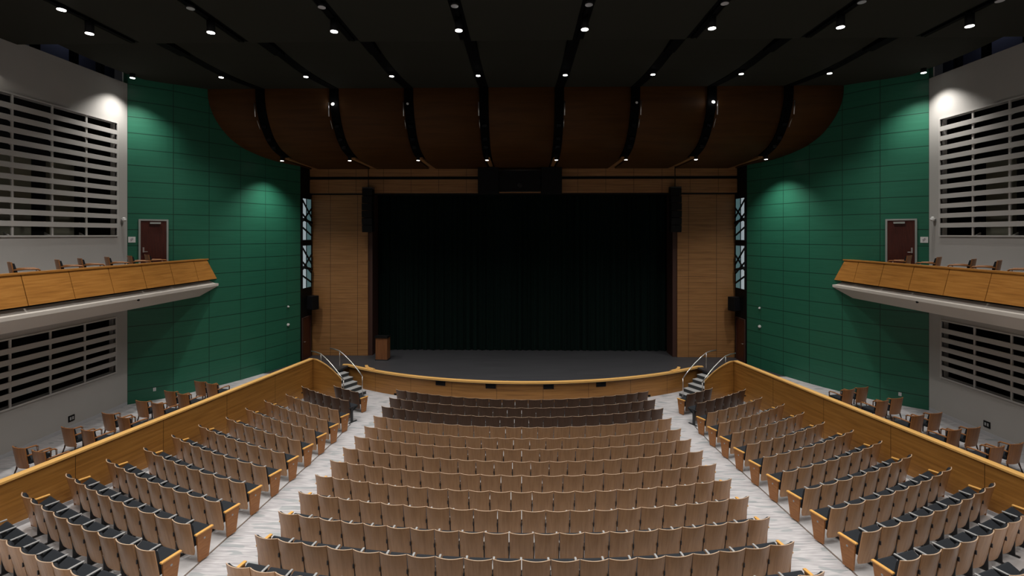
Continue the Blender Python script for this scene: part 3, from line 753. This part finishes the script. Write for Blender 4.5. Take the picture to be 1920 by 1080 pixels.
def fixture(x, y, z, zt, lit, label, en, rad=.095):
    g = empty('track_light', (x, y, z), 0, label, 'spotlight')
    m = MB(); m.cyl((0,0,.012), (0,0,zt-z), rad, 20); m.build('housing', M['black'], g)
    m = MB(); m.cyl((0,0,.0), (0,0,.014), rad*.93, 20); m.build('lens', M['lens_on'] if lit else M['lens_off'], g)
    if lit:
        l = bpy.data.lights.new('spot', 'SPOT'); l.energy = en; l.spot_size = R_(110); l.spot_blend = .9; l.shadow_soft_size = .07
        l.color = (1, .965, .91)
        o = bpy.data.objects.new('lamp_beam', l); COL.objects.link(o); o.parent = g; o.location = (0, 0, -.03)
    return g
EN = 700
for i, x in enumerate(TRK):
    # tracks
    m = MB(); m.box(x-.145, x+.145, Y0+.5, 13.60, C1Z+.03, C1Z+.2); m.box(x-.04, x+.04, Y0+.5, 13.5, C1Z-.03, C1Z+.04)
    tag(m.build('lighting_track', M['track_black']), '%s black lighting track between near ceiling panels' % POS8[i], 'lighting track', 'near lighting tracks')
    m = MB(); rows = []
    for k in range(13):
        y = 13.7+(20.12-13.7)*k/12; z = C2Z-.24*math.sin(PI*(k/12))-.01
        rows.append([(x-.185, y, z), (x+.185, y, z), (x+.185, y, z+.25), (x-.185, y, z+.25), (x-.185, y, z)])
    m.grid(rows, smooth=False); m.box(x-.17, x+.17, 14.3, 15.6, C2Z-.30, C2Z-.08)
    tag(m.build('lighting_track', M['track_black']), '%s black lighting track between far ceiling panels' % POS8[i], 'lighting track', 'far lighting tracks')
    g = empty('lighting_slot', (0, 0, 0), 0, '%s black curved lighting slot between wood reflector panels' % POS8[i], 'lighting slot', 'reflector slots')
    m = MB(); rows = []
    RR = [p for p in RP if p[0] < 22.45]
    for k, (y, z) in enumerate(RR):
        t0 = RR[max(k-1, 0)]; t1 = RR[min(k+1, len(RR)-1)]; t = Vector((t1[0]-t0[0], t1[1]-t0[1])).normalized()
        oy, oz = -t.y*.35, t.x*.35
        fy, fzz = t.y*.05, -t.x*.05
        rows.append([(x-.18, y+fy, z+fzz), (x+.18, y+fy, z+fzz), (x+.18, y+oy, z+oz), (x-.18, y+oy, z+oz), (x-.18, y+fy, z+fzz)])
    m.grid(rows, smooth=False); m.add(rows[-1][:4], [(0,1,2,3)])
    m.build('channel', M['track_black'], g)
    m = MB(); m.box(x-.10, x+.10, 22.5, 25.5, 11.02, 11.10); m.build('slot_lining', M['wall_wood'], g)
    so = 1 if x > 0 else -1
    m = MB(); m.cyl((x+so*.21, 20.14, 12.45), (x+so*.21, 20.08, 13.02), .022, 8); m.build('hanging_rod', M['steel'], g)
    m = MB(); m.cyl((x+so*.20, 20.50, 12.0), (x+so*.20, 20.27, 12.32), .012, 8); m.build('hanging_rod', M['steel'], g)
    for k, (yy, zz) in enumerate(((20.5, 12.1), (20.9, 11.62), (21.3, 11.35))):
        m = MB(); m.box(x-.09, x+.09, yy-.06, yy+.06, zz-.06, zz+.05); m.build('gear_box', M['black_gloss'], g)
    if i in (1, 2, 5, 6):
        m = MB(); m.cyl((x+so*.02, 20.02, 12.93), (x+so*.02, 20.10, 12.97), .05, 12); m.build('work_lamp', M['lens_on' if i in (1, 6) else 'lens_off'], g)
    fixture(x, 22.0, 10.87, 11.22, True, '%s small spotlight at the lower end of the wood reflector' % POS8[i], EN*(.95 if i in (0, 7) else .45), .075)
    fixture(x, 12.1, 12.60, 12.98, True, '%s spotlight of the near ceiling row' % POS8[i], EN)
    fixture(x, 11.35, 12.86, 12.98, i in (0,), '%s spotlight of the ceiling row at the top edge of view' % POS8[i], EN)
TR10 = [-14.3]+TRK+[14.3]
POS10 = ['leftmost', 'second from left', 'third from left', 'fourth from left', 'fifth from left', 'fifth from right', 'fourth from right', 'third from right', 'second from right', 'rightmost']
for i, x in enumerate(TR10):
    fixture(x, 17.5, 13.24, 13.42, True, '%s spotlight of the middle ceiling row' % POS10[i], EN*(.95 if 1 < i < 8 else 1.1 if 0 < i < 9 else .78), .085)
for y in (7.6, 3.6):
    for i, x in enumerate(TRK):
        fixture(x, y, 12.62, 12.98, True, '%s spotlight of ceiling row %s' % (POS8[i], 'just behind view' if y > 5 else 'far behind view'), EN*.9)

# ------------------------------------------------------------------ carpets in the aisles
def fan_strip(name, xin, xout, ya, yb, mat, lift, label, cat):
    m = MB(); rows = []
    ny = 30
    for k in range(ny+1):
        y = ya+(yb-ya)*k/ny
        a, b = xin(y), xout(y); r = []
        for j in range(5):
            x = a+(b-a)*j/4; r.append((x, y, fz(x, y)+lift))
        rows.append(r)
    m.grid(rows, smooth=False); o = m.build(name, mat)
    return tag(o, label, cat)
for s in (-1, 1):
    xo = lambda y, s=s: s*(6.74+.018*(19-y))
    xi = lambda y, s=s: s*5.2
    fan_strip('aisle_carpet', xi, xo, 0, 19.6, M['carpet'], .006, 'pale grey patterned carpet running down the %s aisle' % SIDE[s], 'carpet')
    fan_strip('aisle_edge_strip', lambda y, s=s: xo(y), lambda y, s=s: xo(y)+s*.035, 0, 19.0, M['steel'], .014, 'thin pale metal strip edging the %s aisle carpet' % SIDE[s], 'edging strip')
m = MB(); rows = []
for k in range(41):
    x = -9.2+18.4*k/40
    y1 = min(apron_y(x)+.09, 23.85); y0 = YC-math.sqrt(max(1, 12.35**2-x*x)) if abs(x) < 5.3 else 19.3+0*x
    if abs(x) < 5.3: y0 = max(y0, 19.3)
    rows.append([(x, y0+(y1-y0)*j/3, .005) for j in range(4)])
m.grid(rows, smooth=False); tag(m.build('front_carpet', M['carpet']), 'pale patterned carpet between the first row and the stage front', 'carpet')

# ------------------------------------------------------------------ theatre seats
def seat_parts(w, dark):
    """one tip-up seat; +y to the stage, origin on the floor under the back's top edge"""
    wood_m = M['back_dark'] if dark else M['back_wood']
    out = {}
    tw, bw = w/2-.011, w/2-.024
    zt, zb = .92, .17
    def shell(front, inset=0.0, nz=8, nx=10):
        rows = []
        for i in range(nz+1):
            t = i/nz; z = zb+(zt-zb)*t
            hw = bw+(tw-bw)*(t**.8)-inset
            if t < .16: hw *= .86+.14*math.sqrt(max(0, 1-(1-t/.16)**2))
            yc = .125-.135*t
            rows.append([(hw*(-1+2*j/nx), yc-.065*(1-(-1+2*j/nx)**2)*(.5+.5*t)+front, z) for j in range(nx+1)])
        return rows
    a = shell(0); b = shell(.018)
    m = MB(); m.grid(a, 0); m.grid([r[::-1] for r in b], 0)
    n = len(a[0])
    m.grid([a[-1], b[-1]], 1, smooth=False)                 # pale ply edge on top
    m.grid([a[0], b[0]], 0, smooth=False)
    m.grid([[r[0] for r in a], [r[0] for r in b]], 0, smooth=False)
    m.grid([[r[-1] for r in a], [r[-1] for r in b]], 0, smooth=False)
    out['backrest'] = m.mesh('backrest', [wood_m, M['edge_wood']])
    m = MB(); c = [ [(x*.93, y, z) for x, y, z in r] for r in shell(.024)[2:]]; d = [[(x*.90, y+.062, z*.985) for x, y, z in r] for r in shell(.024)[2:]]
    c[-1] = [(x, y, z-.015) for x, y, z in c[-1]]; d[-1] = [(x, y-.02, z-.02) for x, y, z in d[-1]]
    m.grid(c, 0); m.grid([r[::-1] for r in d], 0); m.grid([c[-1], d[-1]], 0); m.grid([c[0], d[0]], 0)
    m.grid([[r[0] for r in c], [r[0] for r in d]], 0); m.grid([[r[-1] for r in c], [r[-1] for r in d]], 0)
    out['back_cushion'] = m.mesh('back_cushion', M['fabric'])
    m = MB(); rot = Matrix.Translation((0, .15, .40)) @ Matrix.Rotation(R_(27), 4, 'X')
    m.box(-(w/2-.04), w/2-.04, 0, .40, -.045, .05, mat=rot); out['seat_cushion'] = m.mesh('seat_cushion', M['fabric'], bevel=.03, seg=3)
    return out
def stand_meshes(w):
    m = MB(); m.box(-w/2-.022, -w/2+.022, .13, .50, .612, .638); arm = m.mesh('armrest', M['arm_grey'], bevel=.008)
    m = MB(); m.box(-w/2-.014, -w/2+.014, .10, .20, .02, .60); m.box(-w/2-.03, -w/2+.03, .02, .32, 0, .02)
    m.box(-w/2-.012, -w/2+.012, .03, .34, .52, .60)
    leg = m.mesh('leg', M['dark_metal'])
    return arm, leg
def end_meshes(w, sd, front=.12):
    x = sd*(w/2); x0, x1 = min(x, x+sd*.045), max(x, x+sd*.045)
    m = MB(); P = []
    for xx in (x0, x1): P += [(xx, front+.04, .02), (xx, front+.27, .02), (xx, front+.36, .60), (xx, front-.0, .60)]
    m.add(P, [(0,1,2,3),(7,6,5,4),(0,4,5,1),(1,5,6,2),(2,6,7,3),(3,7,4,0)]); pan = m.mesh('end_panel', M['end_wood'], bevel=.006)
    m = MB(); m.box(x0-.012, x1+.012, front-.03, front+.38, .60, .635); cap = m.mesh('armrest', M['end_cap'], bevel=.008)
    m = MB(); xo = x1 if sd > 0 else x0
    m.cyl((xo, front+.17, .47), (xo+sd*.004, front+.17, .47), .022, 12); pl = m.mesh('row_plate', M['arm_grey'])
    return pan, cap, pl
SEATS = []    # (block, row, idx, n, w, phi, R, z, dark, end_l, end_r)
WN, WW = .533, .559
for i in range(14):
    R = 12.75+.925*i
    nn = 21 if i % 2 == 0 else 20; w = WN if i % 2 == 0 else WW
    for k in range(nn):
        ph = (k-(nn-1)/2)*w/R*.985
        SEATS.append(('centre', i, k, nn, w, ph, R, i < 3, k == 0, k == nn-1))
for s in (-1, 1):
    for i in range(1, 16):
        R = 12.75+.925*i+.12
        ph0 = math.asin((6.80+.018*(i))/R)
        # where the arc meets the partition
        ph = ph0
        while True:
            x, y = R*math.sin(ph), YC-R*math.cos(ph)
            if x > part_x(y)-.20 or ph > 1.2: break
            ph += .002
        avail = (ph-ph0)*R-.02
        w = .553
        nn = {1: 3, 2: 6}.get(i, int(avail/w+.15))
        if i > 2: w = min(.575, avail/nn)
        for k in range(nn):
            p = ph0+(k+.5)*w/R
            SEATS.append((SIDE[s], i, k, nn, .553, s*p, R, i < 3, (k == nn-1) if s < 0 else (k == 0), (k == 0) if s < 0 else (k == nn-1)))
TH = math.atan(18/907); sT, cT = math.sin(TH), math.cos(TH)
def proj(x, y, z):
    xc, zc = x*cT+y*sT, y*cT-x*sT
    return (960+907*xc/zc, 440-907*(z-CAMZ)/zc, zc) if zc > .5 else (9e9, 9e9, zc)
vis = []
for t in SEATS:
    R, ph = t[6], t[5]; x, y = R*math.sin(ph), YC-R*math.cos(ph); z = floor_z(R)
    px, py, zc = proj(x, y, z+.9)
    if zc < 1 or px < -45 or px > 1965 or py > 1125: continue
    vis.append((zc*zc+(x*x)*.0, t, x, y, z))
vis.sort(key=lambda q: q[0])
CACHE = {}
def cached(key, fn):
    if key not in CACHE: CACHE[key] = fn()
    return CACHE[key]
def tuple_label(t):
    b, i, k, nn = t[0], t[1], t[2], t[3]
    tone = 'dark-stained' if t[7] else 'brown'
    row = ORD[i+1] if b == 'centre' else ORD[i]
    if b == 'centre': return '%s wood-backed theatre seat, centre block, %s row from stage, %s seat from left' % (tone, row, ORD[k+1])
    return '%s wood-backed theatre seat, %s block, %s row from stage, %s seat from aisle' % (tone, b, row, ORD[k+1])
NIND = 300
for q, (dd, t, x, y, z) in enumerate(vis[:NIND]):
    blk, i, k, nn, w, ph, R, dark, el, er = t
    g = empty('theatre_seat', (x, y, z), ph, tuple_label(t), 'theatre seat',
              'theatre seats of the %s block' % blk)
    ps = cached(('p', w, dark), lambda: seat_parts(w, dark))
    for nm, me in ps.items(): place(nm, me, g)
    arm, leg = cached(('s', w), lambda: stand_meshes(w))
    if not el:
        place('armrest', arm, g); place('leg', leg, g)
    for sd, e in ((-1, el), (1, er)):
        if e:
            pan, cap, pl = cached(('e', w, sd), lambda: end_meshes(w, sd))
            o = place('end_panel', pan, g); place('row_plate', pl, o); place('armrest', cap, g)
# the rest of the seats, towards the stage: one object
big = MB()
def bake(me, mat, slot):
    off = len(big.v)
    for v in me.vertices: big.v.append(mat @ v.co)
    for p in me.polygons:
        big.f.append([off+k for k in p.vertices]); big.mi.append(slot[p.material_index] if p.material_index < len(slot) else slot[0]); big.uv.append(None); big.sm.append(p.use_smooth)
SL = [M['back_wood'], M['edge_wood'], M['back_dark'], M['fabric'], M['arm_grey'], M['seat_metal'], M['end_wood'], M['end_cap'], M['dark_metal']]
for (dd, t, x, y, z) in vis[NIND:]:
    blk, i, k, nn, w, ph, R, dark, el, er = t
    mt = Matrix.Translation((x, y, z)) @ Matrix.Rotation(ph, 4, 'Z')
    ps = cached(('p', w, dark), lambda: seat_parts(w, dark))
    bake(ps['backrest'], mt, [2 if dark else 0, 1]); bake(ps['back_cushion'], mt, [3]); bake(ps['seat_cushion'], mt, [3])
    arm, leg = cached(('s', w), lambda: stand_meshes(w))
    if not el: bake(arm, mt, [4]); bake(leg, mt, [5])
    for sd, e in ((-1, el), (1, er)):
        if e and not (blk != 'centre' and i == 2):
            pan, cap, pl = cached(('e', w, sd), lambda: end_meshes(w, sd))
            bake(pan, mt, [6]); bake(cap, mt, [7]); bake(pl, mt, [4])
        elif e:
            m = MB(); xx = sd*w/2; m.box(xx-.02, xx+.02, .1, .2, .02, .6); m.box(xx-.02, xx+.02, .0, .4, .58, .62); m.box(xx-.03, xx+.03, .0, .4, 0, .03)
            bake(m.mesh('x', M['dark_metal']), mt, [8])
o = big.build('theatre_seats', SL)
tag(o, 'front rows of brown wood-backed theatre seats nearest the stage, in all three blocks', 'theatre seats', kind='stuff')
print('SEATS visible', len(vis))

# ------------------------------------------------------------------ loose armchairs in the galleries and on the balconies
def armchair_parts():
    out = []
    w = .50
    def back(front, hw, z0, z1, curve=.05):
        return [[(hw*(-1+2*j/8)*(.94+.06*i/5), -.02-.09*i/5-curve*(1-(-1+2*j/8)**2)+front, z0+(z1-z0)*i/5) for j in range(9)] for i in range(6)]
    def slab(a, b, mats, nm):
        m = MB(); m.grid(a, 0); m.grid([r[::-1] for r in b], 0); m.grid([a[-1], b[-1]], 0, smooth=False); m.grid([a[0], b[0]], 0, smooth=False)
        m.grid([[r[0] for r in a], [r[0] for r in b]], 0, smooth=False); m.grid([[r[-1] for r in a], [r[-1] for r in b]], 0, smooth=False)
        return m.mesh(nm, mats)
    out.append(('backrest', slab(back(0, .255, .26, .84), back(.025, .255, .26, .84), M['chair_wood'], 'backrest')))
    out.append(('back_cushion', slab(back(.026, .235, .46, .81), back(.075, .235, .46, .80), M['fabric'], 'back_cushion')))
    m = MB(); m.box(-.245, .245, .0, .50, .36, .47); out.append(('seat', m.mesh('seat', M['fabric'], bevel=.03, seg=3)))
    for sd in (-1, 1):
        m = MB(); m.tube([(sd*.27, -.05, .62), (sd*.28, .2, .64), (sd*.28, .42, .63), (sd*.275, .47, .58)], .022, 8); out.append(('armrest', m.mesh('armrest', M['chair_wood'])))
        m = MB(); m.tube([(sd*.275, .46, .60), (sd*.26, .46, .3), (sd*.25, .47, .0)], .02, 8); out.append(('leg', m.mesh('leg', M['chair_leg'])))
        m = MB(); m.tube([(sd*.22, .0, .34), (sd*.22, -.03, .2), (sd*.23, -.10, .0)], .02, 8); out.append(('leg', m.mesh('leg', M['chair_leg'])))
    return out
M['chair_wood'] = wood('armchair_veneer', (.26,.10,.032), (.33,.135,.043), (.39,.17,.06), rough=.35, su=18, sv=1, coord='Object')
M['chair_leg'] = plain('armchair_leg_walnut', (.06,.026,.014), .4)
ACH = armchair_parts()
def armchair(loc, rz, label, group):
    g = empty('armchair', loc, rz, label, 'armchair', group)
    for nm, me in ACH: place(nm, me, g)
outer_L = [12.64, 14.02, 15.1, 16.3, 17.33, 18.5]; outer_R = [13.6, 14.75, 15.95, 17.2, 18.35]
pairs = {-1: [((-13.35,12.70),(-12.62,12.50)), ((-13.30,14.02),(-12.55,13.85)), ((-13.08,15.15),(-12.33,14.85)), ((-12.92,16.30),(-12.22,16.10)), ((-12.70,17.33),(-12.02,17.05)), ((-12.40,18.50),(-11.75,18.22))],
         1: [((13.39,13.47),(12.68,13.26)), ((13.25,14.55),(12.55,14.38)), ((13.12,15.70),(12.38,15.48)), ((12.98,17.10),(12.28,16.82)), ((12.62,18.27),(11.92,18.0))]}
for s in (-1, 1):
    for i, (a, b) in enumerate(pairs[s]):
        for j, p in enumerate((a, b)):
            armchair((p[0], p[1], GAL), R_(-18)*(-s)*-1 if False else R_(s*16),
                     'brown wooden-backed armchair in %s gallery, %s pair from camera, %s' % (SIDE[s], ORD[i+1], 'wall side' if j == 0 else 'partition side'),
                     'gallery armchairs')
    ysb = [13.1, 14.45, 15.2, 16.2, 17.15, 17.95] if s < 0 else [13.5, 14.6, 15.4, 16.65, 17.9]
    for i, yy in enumerate(ysb):
        armchair((s*14.0, yy, BALZ), s*R_(38), 'wooden-backed armchair on %s balcony, %s from camera, top showing above the rail' % (SIDE[s], ORD[i+1]), 'balcony armchairs')

# ------------------------------------------------------------------ camera, world, view
cam = bpy.data.cameras.new('camera'); co = bpy.data.objects.new('camera', cam); COL.objects.link(co)
co.location = (0, 0, CAMZ); co.rotation_euler = (PI/2, 0, TH)
cam.sensor_fit = 'HORIZONTAL'; cam.sensor_width = 36; cam.lens = 907/1920*36; cam.shift_y = -100/1920; cam.clip_end = 200
S.camera = co
w = bpy.data.worlds.new('world'); S.world = w; w.use_nodes = True
w.node_tree.nodes['Background'].inputs[0].default_value = (.02, .02, .022, 1); w.node_tree.nodes['Background'].inputs[1].default_value = .3
vs = S.view_settings; vs.view_transform = 'Standard'; vs.look = 'None'; vs.exposure = 0; vs.gamma = 1; vs.use_curve_mapping = False
